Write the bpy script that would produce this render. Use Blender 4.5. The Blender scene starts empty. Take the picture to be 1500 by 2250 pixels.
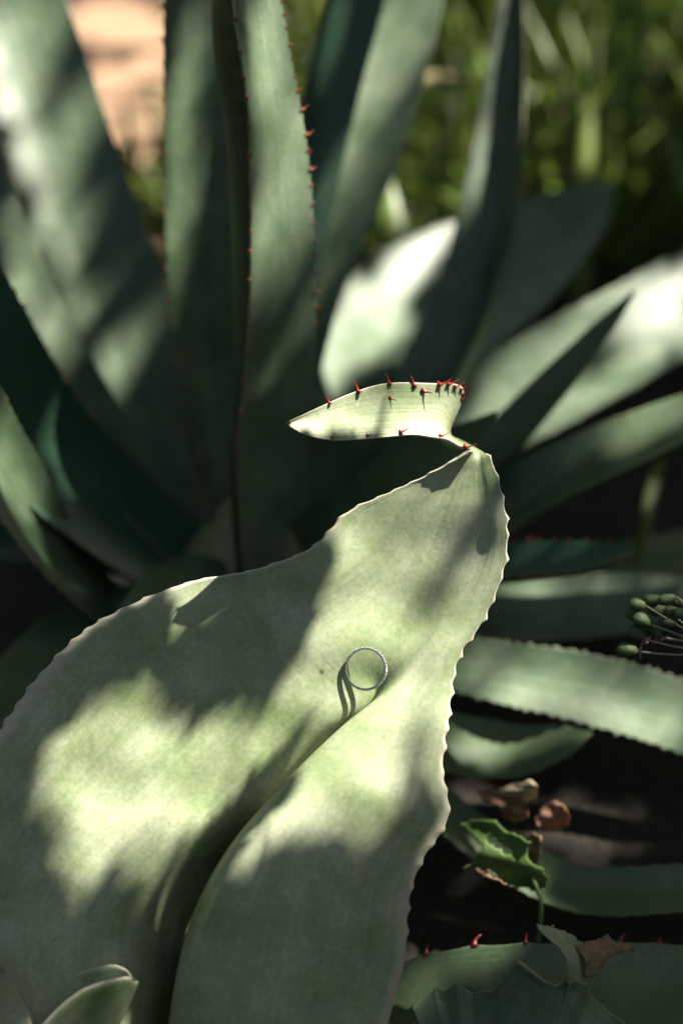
import bpy, math, random
import numpy as np
from mathutils import Vector, Matrix
R = math.radians
random.seed(7); rng = np.random.default_rng(7)
scene = bpy.context.scene
COL = scene.collection

# ------------------------------------------------------------------ camera
PITCH = R(32.0); CAMZ = 0.62; FPX = 3280.0; FOCUS = 0.705
cam = bpy.data.cameras.new('camera'); camo = bpy.data.objects.new('camera', cam); COL.objects.link(camo)
camo.location = (0, 0, CAMZ); camo.rotation_euler = (math.pi/2 - PITCH, 0, 0)
cam.sensor_fit = 'HORIZONTAL'; cam.sensor_width = 24.0; cam.lens = 24.0*FPX/1500.0
cam.clip_start = 0.01; cam.clip_end = 300
cam.dof.use_dof = True; cam.dof.focus_distance = FOCUS; cam.dof.aperture_fstop = 2.8; cam.dof.aperture_blades = 0
scene.camera = camo

# ------------------------------------------------------------------ sky, sun, exposure
SUN = Vector((0.50, 0.305, 0.78)).normalized()          # towards the sun
w = bpy.data.worlds.new('World'); scene.world = w; w.use_nodes = True
nt = w.node_tree; sky = nt.nodes.new('ShaderNodeTexSky'); sky.sky_type = 'NISHITA'; sky.sun_disc = False
sky.air_density = 0.7; sky.dust_density = 5.0; sky.ozone_density = 0.2; sky.sun_elevation = math.asin(SUN.z); sky.sun_rotation = math.atan2(SUN.x, SUN.y)
bg = nt.nodes['Background']; bg.inputs[1].default_value = 0.05
nt.links.new(sky.outputs[0], bg.inputs[0])
sl = bpy.data.lights.new('sun', 'SUN'); sl.energy = 5.0; sl.angle = R(0.53); sl.color = (1.0, 0.92, 0.82)
so = bpy.data.objects.new('sun', sl); COL.objects.link(so); so.rotation_euler = SUN.to_track_quat('Z', 'Y').to_euler()
so.location = SUN*6
vs = scene.view_settings; vs.view_transform = 'Standard'; vs.look = 'None'; vs.gamma = 1.0; vs.use_curve_mapping = False
vs.exposure = 2.2
cy = scene.cycles; cy.max_bounces = 5; cy.diffuse_bounces = 2; cy.glossy_bounces = 2; cy.transmission_bounces = 4
cy.use_adaptive_sampling = True; cy.adaptive_threshold = 0.01; cy.use_denoising = True

# ------------------------------------------------------------------ helpers
CP, SP = math.cos(PITCH), math.sin(PITCH)
CAM = np.array([0, 0, CAMZ]); FW = np.array([0, CP, -SP]); UP = np.array([0, SP, CP]); RT = np.array([1., 0, 0])
def P(px, py, d):
    """a place in the garden, d metres ahead of the lens along its axis"""
    return CAM + d*(FW + (px-750.)/FPX*RT + (1125.-py)/FPX*UP)
PX = 0.7/FPX                                            # one photograph pixel at the ring, in metres
def Q(px, py, z): return P(px, py, 0.70 - z*PX)

def cr(p, t):
    """Catmull-Rom through rows p (n,k) at parameters t in 0..n-1"""
    p = np.asarray(p, float); n = len(p)
    e = np.vstack([2*p[0]-p[1], p, 2*p[-1]-p[-2]])
    t = np.clip(np.asarray(t, float), 0, n-1-1e-9); i = t.astype(int); f = (t-i)[:, None]
    a, b, c, d = e[i], e[i+1], e[i+2], e[i+3]
    return 0.5*((2*b)+(-a+c)*f+(2*a-5*b+4*c-d)*f**2+(-a+3*b-3*c+d)*f**3)

def tag(o, label=None, cat=None, group=None, kind=None):
    if label: o['label'] = label
    if cat: o['category'] = cat
    if group: o['group'] = group
    if kind: o['kind'] = kind
    return o
def empty(name, loc):
    o = bpy.data.objects.new(name, None); COL.objects.link(o); o.location = loc; o.empty_display_size = 0.02
    return o
def link(name, me, mat=None, parent=None):
    if mat is not None and not me.materials: me.materials.append(mat)
    o = bpy.data.objects.new(name, me); COL.objects.link(o)
    if parent is not None:
        o.parent = parent
        if parent.type == 'EMPTY': o.location = -Vector(parent.location)
    return o
def mesh(name, v, f, uv=None, smooth=True, mat=None, parent=None):
    me = bpy.data.meshes.new(name); me.from_pydata([tuple(x) for x in v], [], [tuple(x) for x in f]); me.update()
    if smooth: me.polygons.foreach_set('use_smooth', [True]*len(me.polygons))
    if uv is not None:
        l = me.uv_layers.new(name='UVMap'); idx = np.empty(len(me.loops), int); me.loops.foreach_get('vertex_index', idx)
        l.data.foreach_set('uv', np.asarray(uv, float)[idx].ravel())
    return link(name, me, mat, parent)

def grid_normals(G):
    du = np.gradient(G, axis=1); dv = np.gradient(G, axis=0)
    n = np.cross(du, dv); l = np.linalg.norm(n, axis=2, keepdims=True); l[l < 1e-12] = 1
    return n/l
def sheet(name, G, TH, mat, parent, face_cam=None, back=None, under=None):
    """closed fleshy sheet: G (rows, cols, 3) is the front face, TH (rows, cols) how far the back lies behind it"""
    r, c, _ = G.shape; N = grid_normals(G)
    if face_cam is not None:
        s = np.sign(np.sum(N*(CAM-G), axis=2).sum()) if face_cam == 0 else face_cam
        N = N*s
        flip = s < 0
    else: flip = False
    B = G - (N if back is None else back)*TH[:, :, None]
    V = np.concatenate([G.reshape(-1, 3), B.reshape(-1, 3)])
    uu, vv = np.meshgrid(np.linspace(0, 1, c), np.linspace(0, 1, r))
    uv = np.stack([uu, vv], -1).reshape(-1, 2); uv = np.concatenate([uv, uv])
    F = []; o = r*c
    for i in range(r-1):
        for j in range(c-1):
            a, b, d, e = i*c+j, i*c+j+1, (i+1)*c+j+1, (i+1)*c+j
            F.append((a, b, d, e)); F.append((o+e, o+d, o+b, o+a))
    for i in range(r-1):
        a, b = i*c, (i+1)*c; F.append((a, b, o+b, o+a))
        a, b = i*c+c-1, (i+1)*c+c-1; F.append((b, a, o+a, o+b))
    for j in range(c-1):
        a, b = j, j+1; F.append((b, a, o+a, o+b))
        a, b = (r-1)*c+j, (r-1)*c+j+1; F.append((a, b, o+b, o+a))
    if flip: F = [f[::-1] for f in F]
    ob = mesh(name, V, F, uv, True, mat, parent)
    if under is not None:
        ob.data.materials.append(under); n2 = 2*(r-1)*(c-1); mi = np.zeros(len(F), int); mi[1:n2:2] = 1
        ob.data.polygons.foreach_set('material_index', mi)
    return ob

def tube(pts, rad, n=6):
    pts = np.asarray(pts, float); rad = np.broadcast_to(np.asarray(rad, float), (len(pts),))
    T = np.gradient(pts, axis=0); T /= np.linalg.norm(T, axis=1, keepdims=True)+1e-12
    V = []; F = []
    up = np.array([0.31, 0.22, 0.92])
    for i, (p, t) in enumerate(zip(pts, T)):
        a = np.cross(t, up); a /= np.linalg.norm(a)+1e-12; b = np.cross(t, a)
        for k in range(n):
            an = 2*math.pi*k/n; V.append(p+rad[i]*(math.cos(an)*a+math.sin(an)*b))
    for i in range(len(pts)-1):
        for k in range(n):
            F.append((i*n+k, i*n+(k+1) % n, (i+1)*n+(k+1) % n, (i+1)*n+k))
    F.append(tuple(range(n))[::-1]); F.append(tuple(range((len(pts)-1)*n, len(pts)*n)))
    return V, F

# ------------------------------------------------------------------ materials
def newmat(name):
    m = bpy.data.materials.new(name); m.use_nodes = True; t = m.node_tree
    return m, t, t.nodes, t.links, t.nodes['Principled BSDF']
def ramp(n, l, src, stops):
    r = n.new('ShaderNodeValToRGB'); l.new(src, r.inputs[0]); e = r.color_ramp.elements
    while len(e) < len(stops): e.new(0.5)
    for k, (p, c) in enumerate(stops): e[k].position = p; e[k].color = (c[0], c[1], c[2], 1.0)
    return r
def mixc(n, l, fac, a, b, mode='MIX'):
    m = n.new('ShaderNodeMix'); m.data_type = 'RGBA'; m.blend_type = mode
    for s, v in ((m.inputs[0], fac), (m.inputs[6], a), (m.inputs[7], b)):
        if hasattr(v, 'is_output'): l.new(v, s)
        elif isinstance(v, tuple): s.default_value = (v[0], v[1], v[2], 1.0)
        else: s.default_value = v
    return m.outputs[2]
def noise(n, l, vec, scale, detail=4, rough=0.55, dist=0.0):
    k = n.new('ShaderNodeTexNoise'); k.inputs['Scale'].default_value = scale; k.inputs['Detail'].default_value = detail
    k.inputs['Roughness'].default_value = rough; k.inputs['Distortion'].default_value = dist
    if vec is not None: l.new(vec, k.inputs['Vector'])
    return k.outputs[0]

def leaf_material(name, base, bloom, under, yellow, streak=1.0, rough=0.5, specks=False, margin=(0.5, 0.46, 0.3), sss=0.12, blot=0.35):
    m, t, n, l, b = newmat(name)
    tc = n.new('ShaderNodeTexCoord'); obj = tc.outputs['Object']; uv = tc.outputs['UV']
    mp = n.new('ShaderNodeMapping'); l.new(uv, mp.inputs[0]); mp.inputs['Scale'].default_value = (26, 1.6, 1)
    st = noise(n, l, mp.outputs[0], 1.0, 4, 0.6)
    bl = noise(n, l, obj, 26, 5, 0.6, 0.4)
    fine = noise(n, l, obj, 420, 4, 0.7)
    c = mixc(n, l, ramp(n, l, bl, [(0.32, (0, 0, 0)), (0.66, (1, 1, 1))]).outputs[0], base, bloom)
    f = ramp(n, l, st, [(0.35, (0, 0, 0)), (0.7, (1, 1, 1))]).outputs[0]
    mu = n.new('ShaderNodeMath'); mu.operation = 'MULTIPLY'; l.new(f, mu.inputs[0]); mu.inputs[1].default_value = 0.35*streak
    c = mixc(n, l, mu.outputs[0], c, under)
    yl = noise(n, l, obj, 60, 4, 0.65, 0.8)
    yr = ramp(n, l, yl, [(0.52, (0, 0, 0)), (0.72, (blot, blot, blot))]).outputs[0]
    c = mixc(n, l, yr, c, yellow)
    mp2 = n.new('ShaderNodeMapping'); l.new(uv, mp2.inputs[0]); mp2.inputs['Scale'].default_value = (150, 3.0, 1)
    fib = noise(n, l, mp2.outputs[0], 1.0, 3, 0.6)
    c = mixc(n, l, 1.0, c, ramp(n, l, fib, [(0.3, (0.90, 0.91, 0.90)), (0.7, (1.08, 1.07, 1.07))]).outputs[0], 'MULTIPLY')
    rub = noise(n, l, obj, 11, 6, 0.68, 1.2)
    c = mixc(n, l, ramp(n, l, rub, [(0.53, (0, 0, 0)), (0.62, (0.28, 0.28, 0.28))]).outputs[0], c, under)        # wax rubbed off in patches
    dus = noise(n, l, obj, 900, 2, 0.5)
    c = mixc(n, l, ramp(n, l, dus, [(0.68, (0, 0, 0)), (0.76, (0.35, 0.35, 0.35))]).outputs[0], c, (0.42, 0.40, 0.32))   # dust grains
    fr = ramp(n, l, fine, [(0.3, (0.80, 0.80, 0.80)), (0.7, (1.12, 1.12, 1.10))]).outputs[0]
    c = mixc(n, l, 1.0, c, fr, 'MULTIPLY')
    # horny pale line along both margins
    sx = n.new('ShaderNodeSeparateXYZ'); l.new(uv, sx.inputs[0])
    ab = n.new('ShaderNodeMath'); ab.operation = 'SUBTRACT'; l.new(sx.outputs[0], ab.inputs[0]); ab.inputs[1].default_value = 0.5
    a2 = n.new('ShaderNodeMath'); a2.operation = 'ABSOLUTE'; l.new(ab.outputs[0], a2.inputs[0])
    mr = ramp(n, l, a2.outputs[0], [(0.482, (0, 0, 0)), (0.498, (0.8, 0.8, 0.8))]).outputs[0]
    c = mixc(n, l, mr, c, margin)
    if specks:
        vo = n.new('ShaderNodeTexVoronoi'); vo.inputs['Scale'].default_value = 42; l.new(obj, vo.inputs['Vector'])
        wh = n.new('ShaderNodeTexWhiteNoise'); l.new(vo.outputs['Color'], wh.inputs['Vector'])
        sz = n.new('ShaderNodeMapRange'); l.new(wh.outputs[0], sz.inputs[0]); sz.inputs[1].default_value = 0.72; sz.inputs[2].default_value = 1.0
        sz.inputs[3].default_value = 0.0; sz.inputs[4].default_value = 0.075
        sb = n.new('ShaderNodeMath'); sb.operation = 'SUBTRACT'; l.new(sz.outputs[0], sb.inputs[0]); l.new(vo.outputs['Distance'], sb.inputs[1])
        sr = ramp(n, l, sb.outputs[0], [(0.0, (0, 0, 0)), (0.03, (0.75, 0.75, 0.75))]).outputs[0]
        c = mixc(n, l, sr, c, (0.055, 0.035, 0.012))
    l.new(c, b.inputs['Base Color'])
    rr = ramp(n, l, bl, [(0.3, (rough-0.07,)*3), (0.7, (rough+0.12,)*3)]).outputs[0]; l.new(rr, b.inputs['Roughness'])
    b.inputs['Specular IOR Level'].default_value = 0.42
    if sss > 0:
        b.inputs['Subsurface Weight'].default_value = sss; b.inputs['Subsurface Radius'].default_value = (0.6, 1.0, 0.3); b.inputs['Subsurface Scale'].default_value = 0.004
    bu = n.new('ShaderNodeBump'); bu.inputs['Strength'].default_value = 0.22; bu.inputs['Distance'].default_value = 0.0012
    ad = n.new('ShaderNodeMath'); ad.operation = 'MULTIPLY_ADD'; l.new(fine, ad.inputs[0]); ad.inputs[1].default_value = 0.35; l.new(st, ad.inputs[2])
    l.new(ad.outputs[0], bu.inputs['Height']); l.new(bu.outputs[0], b.inputs['Normal'])
    return m
def plain_material(name, c1, c2, scale=60, rough=0.6, trans=0.0, bump=0.2, spec=0.4):
    m, t, n, l, b = newmat(name)
    tc = n.new('ShaderNodeTexCoord'); k = noise(n, l, tc.outputs['Object'], scale, 5, 0.62, 0.3)
    c = ramp(n, l, k, [(0.3, c1), (0.7, c2)]).outputs[0]; l.new(c, b.inputs['Base Color'])
    b.inputs['Roughness'].default_value = rough; b.inputs['Specular IOR Level'].default_value = spec
    if bump:
        bu = n.new('ShaderNodeBump'); bu.inputs['Strength'].default_value = bump; bu.inputs['Distance'].default_value = 0.002
        l.new(k, bu.inputs['Height']); l.new(bu.outputs[0], b.inputs['Normal'])
    if trans > 0:
        tr = n.new('ShaderNodeBsdfTranslucent'); l.new(c, tr.inputs[0]); ms = n.new('ShaderNodeMixShader'); ms.inputs[0].default_value = trans
        l.new(b.outputs[0], ms.inputs[1]); l.new(tr.outputs[0], ms.inputs[2]); l.new(ms.outputs[0], n['Material Output'].inputs[0])
    return m

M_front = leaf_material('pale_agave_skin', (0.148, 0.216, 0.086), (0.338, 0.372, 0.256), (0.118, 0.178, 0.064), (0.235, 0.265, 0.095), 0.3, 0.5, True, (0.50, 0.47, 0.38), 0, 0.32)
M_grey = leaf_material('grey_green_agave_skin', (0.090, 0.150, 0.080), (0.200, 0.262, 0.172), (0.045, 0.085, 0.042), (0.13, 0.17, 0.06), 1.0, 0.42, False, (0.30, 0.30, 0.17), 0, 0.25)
M_mid = leaf_material('darkened_agave_skin', (0.048, 0.090, 0.044), (0.118, 0.168, 0.100), (0.022, 0.048, 0.022), (0.10, 0.13, 0.04), 1.2, 0.45, False, (0.26, 0.26, 0.14), 0, 0.25)  # grey-green skin darkened, so rosette shade sits in the colour
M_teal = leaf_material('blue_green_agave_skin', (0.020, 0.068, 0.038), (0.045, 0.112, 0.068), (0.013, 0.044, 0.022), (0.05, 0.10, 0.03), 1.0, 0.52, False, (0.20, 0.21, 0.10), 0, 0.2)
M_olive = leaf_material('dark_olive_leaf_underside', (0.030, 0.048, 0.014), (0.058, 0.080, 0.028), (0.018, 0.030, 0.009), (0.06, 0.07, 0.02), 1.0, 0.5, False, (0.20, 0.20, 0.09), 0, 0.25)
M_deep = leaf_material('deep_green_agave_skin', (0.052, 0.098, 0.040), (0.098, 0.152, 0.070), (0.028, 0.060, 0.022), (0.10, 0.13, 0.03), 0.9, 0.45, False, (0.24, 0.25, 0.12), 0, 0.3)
M_tooth = plain_material('red_brown_spine', (0.13, 0.018, 0.012), (0.30, 0.042, 0.026), 700, 0.35, 0, 0.05, 0.5)
M_brown = plain_material('withered_leaf_skin', (0.13, 0.075, 0.035), (0.30, 0.20, 0.11), 220, 0.8, 0, 0.6)

# ------------------------------------------------------------------ ground
m, t, n, l, b = newmat('dry_soil')
tc = n.new('ShaderNodeTexCoord'); big = noise(n, l, tc.outputs['Object'], 2.2, 6, 0.6); sm = noise(n, l, tc.outputs['Object'], 45, 6, 0.7)
c2 = mixc(n, l, 0.4, ramp(n, l, big, [(0.3, (0.23, 0.135, 0.075)), (0.7, (0.37, 0.235, 0.145))]).outputs[0], ramp(n, l, sm, [(0.3, (0.10, 0.055, 0.03)), (0.7, (0.46, 0.30, 0.19))]).outputs[0])
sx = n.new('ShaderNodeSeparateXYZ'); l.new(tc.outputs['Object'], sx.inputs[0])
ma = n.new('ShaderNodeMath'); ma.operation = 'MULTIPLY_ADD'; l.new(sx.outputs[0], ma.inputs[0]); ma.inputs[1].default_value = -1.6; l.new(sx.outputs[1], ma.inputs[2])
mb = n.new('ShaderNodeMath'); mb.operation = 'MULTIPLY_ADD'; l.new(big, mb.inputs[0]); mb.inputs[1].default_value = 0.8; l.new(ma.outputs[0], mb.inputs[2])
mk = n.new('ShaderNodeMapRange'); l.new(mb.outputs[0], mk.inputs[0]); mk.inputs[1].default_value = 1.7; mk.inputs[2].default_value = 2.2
c3 = mixc(n, l, mk.outputs[0], ramp(n, l, sm, [(0.3, (0.008, 0.008, 0.005)), (0.7, (0.026, 0.021, 0.013))]).outputs[0], c2)   # soil darkened round the plants to stand for their shade, bare soil beyond
l.new(c3, b.inputs['Base Color']); b.inputs['Roughness'].default_value = 0.95
bu = n.new('ShaderNodeBump'); bu.inputs['Strength'].default_value = 0.8; bu.inputs['Distance'].default_value = 0.02; l.new(sm, bu.inputs['Height']); l.new(bu.outputs[0], b.inputs['Normal'])
M_soil = m
nx = 90
xs = np.concatenate([np.linspace(-120, -4, 14), np.linspace(-3.6, 3.6, nx), np.linspace(4, 120, 14)])
ys = np.concatenate([np.linspace(-120, -3, 12), np.linspace(-2.6, 6, nx), np.linspace(6.5, 160, 16)])
V = []
for y in ys:
    for x in xs:
        near = max(0, 1-((x*x+(y-1)**2)**0.5)/5)
        z = near*(0.012*math.sin(5.1*x+1.3*y)+0.010*math.sin(9.7*y-4*x)+0.006*math.sin(23*x+17*y)) - 0.012
        V.append((x, y, z))
c = len(xs); F = [(i*c+j, i*c+j+1, (i+1)*c+j+1, (i+1)*c+j) for i in range(len(ys)-1) for j in range(c-1)]
tag(mesh('ground', V, F, None, True, M_soil), 'sunlit bare reddish brown soil behind the plants', None, None, 'structure')

# ------------------------------------------------------------------ teeth
def tooth_mesh(name, mat):
    V = []; F = []; n = 6
    for i, (h, r, x) in enumerate(((-0.12, 0.30, 0), (0.12, 0.20, 0.0), (0.42, 0.12, 0.03), (0.72, 0.07, 0.12), (1.0, 0.012, 0.27))):
        for k in range(n):
            a = 2*math.pi*k/n; V.append((x+r*1.35*math.cos(a), r*0.8*math.sin(a), h))
    for i in range(4):
        for k in range(n): F.append((i*n+k, i*n+(k+1) % n, (i+1)*n+(k+1) % n, (i+1)*n+k))
    F.append(tuple(range(n))[::-1]); F.append(tuple(range(4*n, 5*n)))
    me = bpy.data.meshes.new(name); me.from_pydata(V, [], F); me.polygons.foreach_set('use_smooth', [True]*len(F)); me.materials.append(mat)
    return me
def tooth_mesh2(hook, fat):
    me = tooth_mesh('tooth', M_tooth)
    for v_ in me.vertices:
        z = max(0, v_.co.z); v_.co.x = v_.co.x*(fat if z > .05 else 1)+hook*z*z; v_.co.y *= fat if z > .05 else 1
    return me
M_red = plain_material('fresh_red_spine', (0.16, 0.018, 0.012), (0.36, 0.04, 0.026), 500, 0.35, 0, 0.05, 0.5)
ME_RED = tooth_mesh2(0.12, .46); ME_RED.materials.clear(); ME_RED.materials.append(M_red)
ME_TEETH = [tooth_mesh2(h, f_) for h, f_ in ((0.0, .75), (.25, .7), (-.55, .8), (.1, .6), (-.3, .65), (.45, .85))]
def tooth(leaf, pos, out, bend, size, me=None):
    z = Vector(out).normalized(); x = Vector(bend) - Vector(bend).dot(z)*z
    x = x.normalized() if x.length > 1e-6 else z.orthogonal().normalized()
    y = z.cross(x); mt = Matrix((x, y, z)).transposed().to_4x4()
    o = bpy.data.objects.new('tooth', me or ME_TEETH[int(rng.integers(6))]); COL.objects.link(o); o.parent = leaf
    o.matrix_basis = Matrix.Translation(Vector(pos)) @ mt @ Matrix.Scale(size, 4)
    return o

# ------------------------------------------------------------------ long agave leaves of the rosettes
def leaf(plant, pts, roll=0, ch=0.18, th=0.16, mat=None, left=None, right=None, scal=(0.0, 30), rows=110, cols=17, wave=0.0, seed=0, label=None, up=0.8, under=None):
    """pts: (px, py, d, width_px) from the heart of the rosette to the tip.  left / right: (spacing_px, size_px, from, to) of red teeth"""
    rg = np.random.default_rng(seed+11)
    pts = np.asarray(pts, float)
    C = np.array([P(*p[:3]) for p in pts]); W = pts[:, 3]*pts[:, 2]/FPX
    rl = np.interp(np.linspace(0, 1, len(pts)), np.linspace(0, 1, np.size(roll)), np.atleast_1d(roll).astype(float))
    t = np.linspace(0, len(pts)-1, rows)
    X = cr(C, t); wd = np.maximum(np.interp(t, np.arange(len(pts)), W)*0.35+0.65*cr(W[:, None], t)[:, 0], 0.0004); ro = np.radians(cr(rl[:, None], t)[:, 0])
    T = np.gradient(X, axis=0); seg = np.linalg.norm(T, axis=1); T /= seg[:, None]
    L = np.concatenate([[0], np.cumsum(np.linalg.norm(np.diff(X, axis=0), axis=1))])
    view = CAM - C.mean(0); view = view/np.linalg.norm(view)
    face = view*0.55+np.array([0, 0, up]); face /= np.linalg.norm(face)       # the upper face looks to the sky, as on any rosette
    S = np.cross(np.broadcast_to(face, T.shape), T); S /= np.linalg.norm(S, axis=1, keepdims=True)
    S0 = np.cross(np.broadcast_to(view, T.shape), T); S0 /= np.linalg.norm(S0, axis=1, keepdims=True)
    wd = wd/np.maximum(0.5, np.abs(np.sum(S*S0, axis=1)))
    N = np.cross(T, S); N *= np.sign(np.sum(N*face, axis=1))[:, None]
    S2 = np.cos(ro)[:, None]*S+np.sin(ro)[:, None]*N; N2 = -np.sin(ro)[:, None]*S+np.cos(ro)[:, None]*N
    s = np.sin(np.linspace(-math.pi/2, math.pi/2, cols))
    amp, per = scal
    G = np.zeros((rows, cols, 3)); TH = np.zeros((rows, cols))
    wob = np.interp(L, np.linspace(0, L[-1], 9), rg.normal(0, 1, 9)); wob2 = np.interp(L, np.linspace(0, L[-1], 9), rg.normal(0, 1, 9))
    TP = {}
    for side, spec in ((-1, left), (1, right)):
        sp_, a_, b_ = (spec[0], spec[2], spec[3]) if spec else (per, 0.05, 0.97)
        q_ = []; p_ = a_*L[-1]+rg.uniform(0, sp_*PX)
        while p_ < b_*L[-1]: q_.append(p_); p_ += sp_*PX*rg.uniform(0.7, 1.3)
        TP[side] = (np.array(q_), sp_*PX, rg.uniform(0.6, 1.3, len(q_)))
    for i in range(rows):
        hw = wd[i]/2
        for j in range(cols):
            q_, sp_, h_ = TP[-1 if s[j] < 0 else 1]; e = 0
            if abs(s[j]) > 0.75 and len(q_): e = (abs(s[j])**8)*amp*PX*min(1, wd[i]/0.012)*float((h_*np.maximum(0, 1-np.abs(L[i]-q_)/(sp_*0.4))**1.4).sum())
            wv = wave*hw*(wob[i] if s[j] < 0 else wob2[i])*abs(s[j])**3
            G[i, j] = X[i]+S2[i]*(s[j]*hw+np.sign(s[j])*e)+N2[i]*(ch*wd[i]*(abs(s[j])**1.7)+wv-0.5*ch*wd[i])
            TH[i, j] = min(0.0011, 0.3*wd[i])+th*wd[i]*(1-s[j]**2)**0.8
    o = sheet('leaf', G, TH, mat, plant, 0 if abs(rl.mean()) < 60 else 0, np.repeat(N2[:, None, :], cols, 1), under)
    for side, spec, col in ((-1, left, 0), (1, right, cols-1)):
        if not spec: continue
        for pos, hh in zip(TP[side][0], TP[side][2]):
            i = min(max(int(np.searchsorted(L, pos)), 1), rows-2)
            out = S2[i]*side + 0.25*N2[i] + rg.normal(0, 0.2, 3)
            tooth(o, G[i, col], out, T[i], spec[1]*PX*hh)
    if label: o['label'] = label
    return o

BA = P(540, 1290, 0.97); BA[2] = 0.0
A = empty('agave_plant', BA)
tag(A, 'tall grey-green agave rosette with red-toothed upright leaves behind the broad ring-bearing leaf', 'agave')
# upright leaves
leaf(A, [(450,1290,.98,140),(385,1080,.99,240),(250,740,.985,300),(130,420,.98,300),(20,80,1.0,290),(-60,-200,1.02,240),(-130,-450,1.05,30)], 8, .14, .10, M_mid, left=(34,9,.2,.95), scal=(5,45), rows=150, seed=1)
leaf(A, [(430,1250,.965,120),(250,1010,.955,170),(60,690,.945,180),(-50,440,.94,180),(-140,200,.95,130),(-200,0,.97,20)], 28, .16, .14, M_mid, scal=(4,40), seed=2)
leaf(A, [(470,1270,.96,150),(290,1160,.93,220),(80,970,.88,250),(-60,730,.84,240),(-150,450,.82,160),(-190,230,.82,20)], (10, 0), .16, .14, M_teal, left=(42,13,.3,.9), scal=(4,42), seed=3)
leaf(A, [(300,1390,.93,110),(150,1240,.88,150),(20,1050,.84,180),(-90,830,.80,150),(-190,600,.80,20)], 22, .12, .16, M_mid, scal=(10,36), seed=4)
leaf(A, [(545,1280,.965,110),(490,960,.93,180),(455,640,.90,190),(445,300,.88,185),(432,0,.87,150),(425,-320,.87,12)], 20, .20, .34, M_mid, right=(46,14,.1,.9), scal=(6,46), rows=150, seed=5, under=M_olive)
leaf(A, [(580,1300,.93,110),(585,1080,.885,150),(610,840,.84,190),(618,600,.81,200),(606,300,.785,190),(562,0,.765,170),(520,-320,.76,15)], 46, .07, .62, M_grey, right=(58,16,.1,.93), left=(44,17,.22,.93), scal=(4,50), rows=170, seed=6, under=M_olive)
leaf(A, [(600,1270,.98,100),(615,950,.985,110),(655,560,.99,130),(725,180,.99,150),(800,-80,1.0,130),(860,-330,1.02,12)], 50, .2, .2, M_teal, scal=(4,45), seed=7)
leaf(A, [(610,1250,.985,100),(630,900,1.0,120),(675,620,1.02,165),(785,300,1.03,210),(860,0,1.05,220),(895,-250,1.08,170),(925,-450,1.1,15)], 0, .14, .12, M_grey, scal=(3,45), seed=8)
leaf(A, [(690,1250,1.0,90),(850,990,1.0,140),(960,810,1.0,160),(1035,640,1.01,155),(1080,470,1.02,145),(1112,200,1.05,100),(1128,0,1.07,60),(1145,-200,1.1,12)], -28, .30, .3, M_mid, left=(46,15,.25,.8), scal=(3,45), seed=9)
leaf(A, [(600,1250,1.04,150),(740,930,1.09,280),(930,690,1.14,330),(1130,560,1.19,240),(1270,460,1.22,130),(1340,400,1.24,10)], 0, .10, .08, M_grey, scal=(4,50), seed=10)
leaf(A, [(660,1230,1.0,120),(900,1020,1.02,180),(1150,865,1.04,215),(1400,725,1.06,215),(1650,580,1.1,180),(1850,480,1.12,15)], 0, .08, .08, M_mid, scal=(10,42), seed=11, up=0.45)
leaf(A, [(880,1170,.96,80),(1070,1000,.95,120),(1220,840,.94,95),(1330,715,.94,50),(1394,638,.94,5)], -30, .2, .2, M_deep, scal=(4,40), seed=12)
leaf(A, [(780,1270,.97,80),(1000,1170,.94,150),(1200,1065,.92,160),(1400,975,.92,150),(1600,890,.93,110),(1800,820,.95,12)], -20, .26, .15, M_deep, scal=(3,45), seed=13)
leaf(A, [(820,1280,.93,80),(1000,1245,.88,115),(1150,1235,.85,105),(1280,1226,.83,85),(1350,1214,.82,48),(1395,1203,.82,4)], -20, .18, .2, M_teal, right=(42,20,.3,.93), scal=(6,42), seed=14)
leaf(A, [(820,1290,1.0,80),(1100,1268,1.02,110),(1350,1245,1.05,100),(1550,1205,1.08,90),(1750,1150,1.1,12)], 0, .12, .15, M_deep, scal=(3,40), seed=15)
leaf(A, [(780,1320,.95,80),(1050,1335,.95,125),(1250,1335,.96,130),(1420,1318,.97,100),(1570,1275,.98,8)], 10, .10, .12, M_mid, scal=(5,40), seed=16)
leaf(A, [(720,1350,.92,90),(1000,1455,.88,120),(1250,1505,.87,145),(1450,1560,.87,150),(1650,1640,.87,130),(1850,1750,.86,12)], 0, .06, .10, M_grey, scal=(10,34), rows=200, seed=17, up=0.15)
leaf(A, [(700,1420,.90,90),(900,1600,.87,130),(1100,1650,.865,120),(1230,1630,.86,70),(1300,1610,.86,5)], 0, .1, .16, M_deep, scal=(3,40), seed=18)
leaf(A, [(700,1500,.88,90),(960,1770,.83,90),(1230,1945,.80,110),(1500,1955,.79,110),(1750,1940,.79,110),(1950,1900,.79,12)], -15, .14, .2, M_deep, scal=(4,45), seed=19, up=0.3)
# inner, lower leaves
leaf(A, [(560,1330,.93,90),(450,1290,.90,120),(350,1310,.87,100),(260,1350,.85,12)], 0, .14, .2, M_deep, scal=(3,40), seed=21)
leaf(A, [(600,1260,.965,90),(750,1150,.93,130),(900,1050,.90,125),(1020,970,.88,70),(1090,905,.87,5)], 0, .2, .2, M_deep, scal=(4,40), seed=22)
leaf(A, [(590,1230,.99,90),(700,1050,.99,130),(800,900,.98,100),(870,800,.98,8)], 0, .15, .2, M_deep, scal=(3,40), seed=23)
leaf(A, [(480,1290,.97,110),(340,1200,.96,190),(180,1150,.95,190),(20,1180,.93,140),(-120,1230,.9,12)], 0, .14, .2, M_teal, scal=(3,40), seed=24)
leaf(A, [(500,1330,.95,100),(330,1370,.92,170),(150,1440,.89,180),(0,1560,.85,130),(-120,1680,.82,12)], 0, .14, .2, M_deep, scal=(3,40), seed=25)
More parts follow.
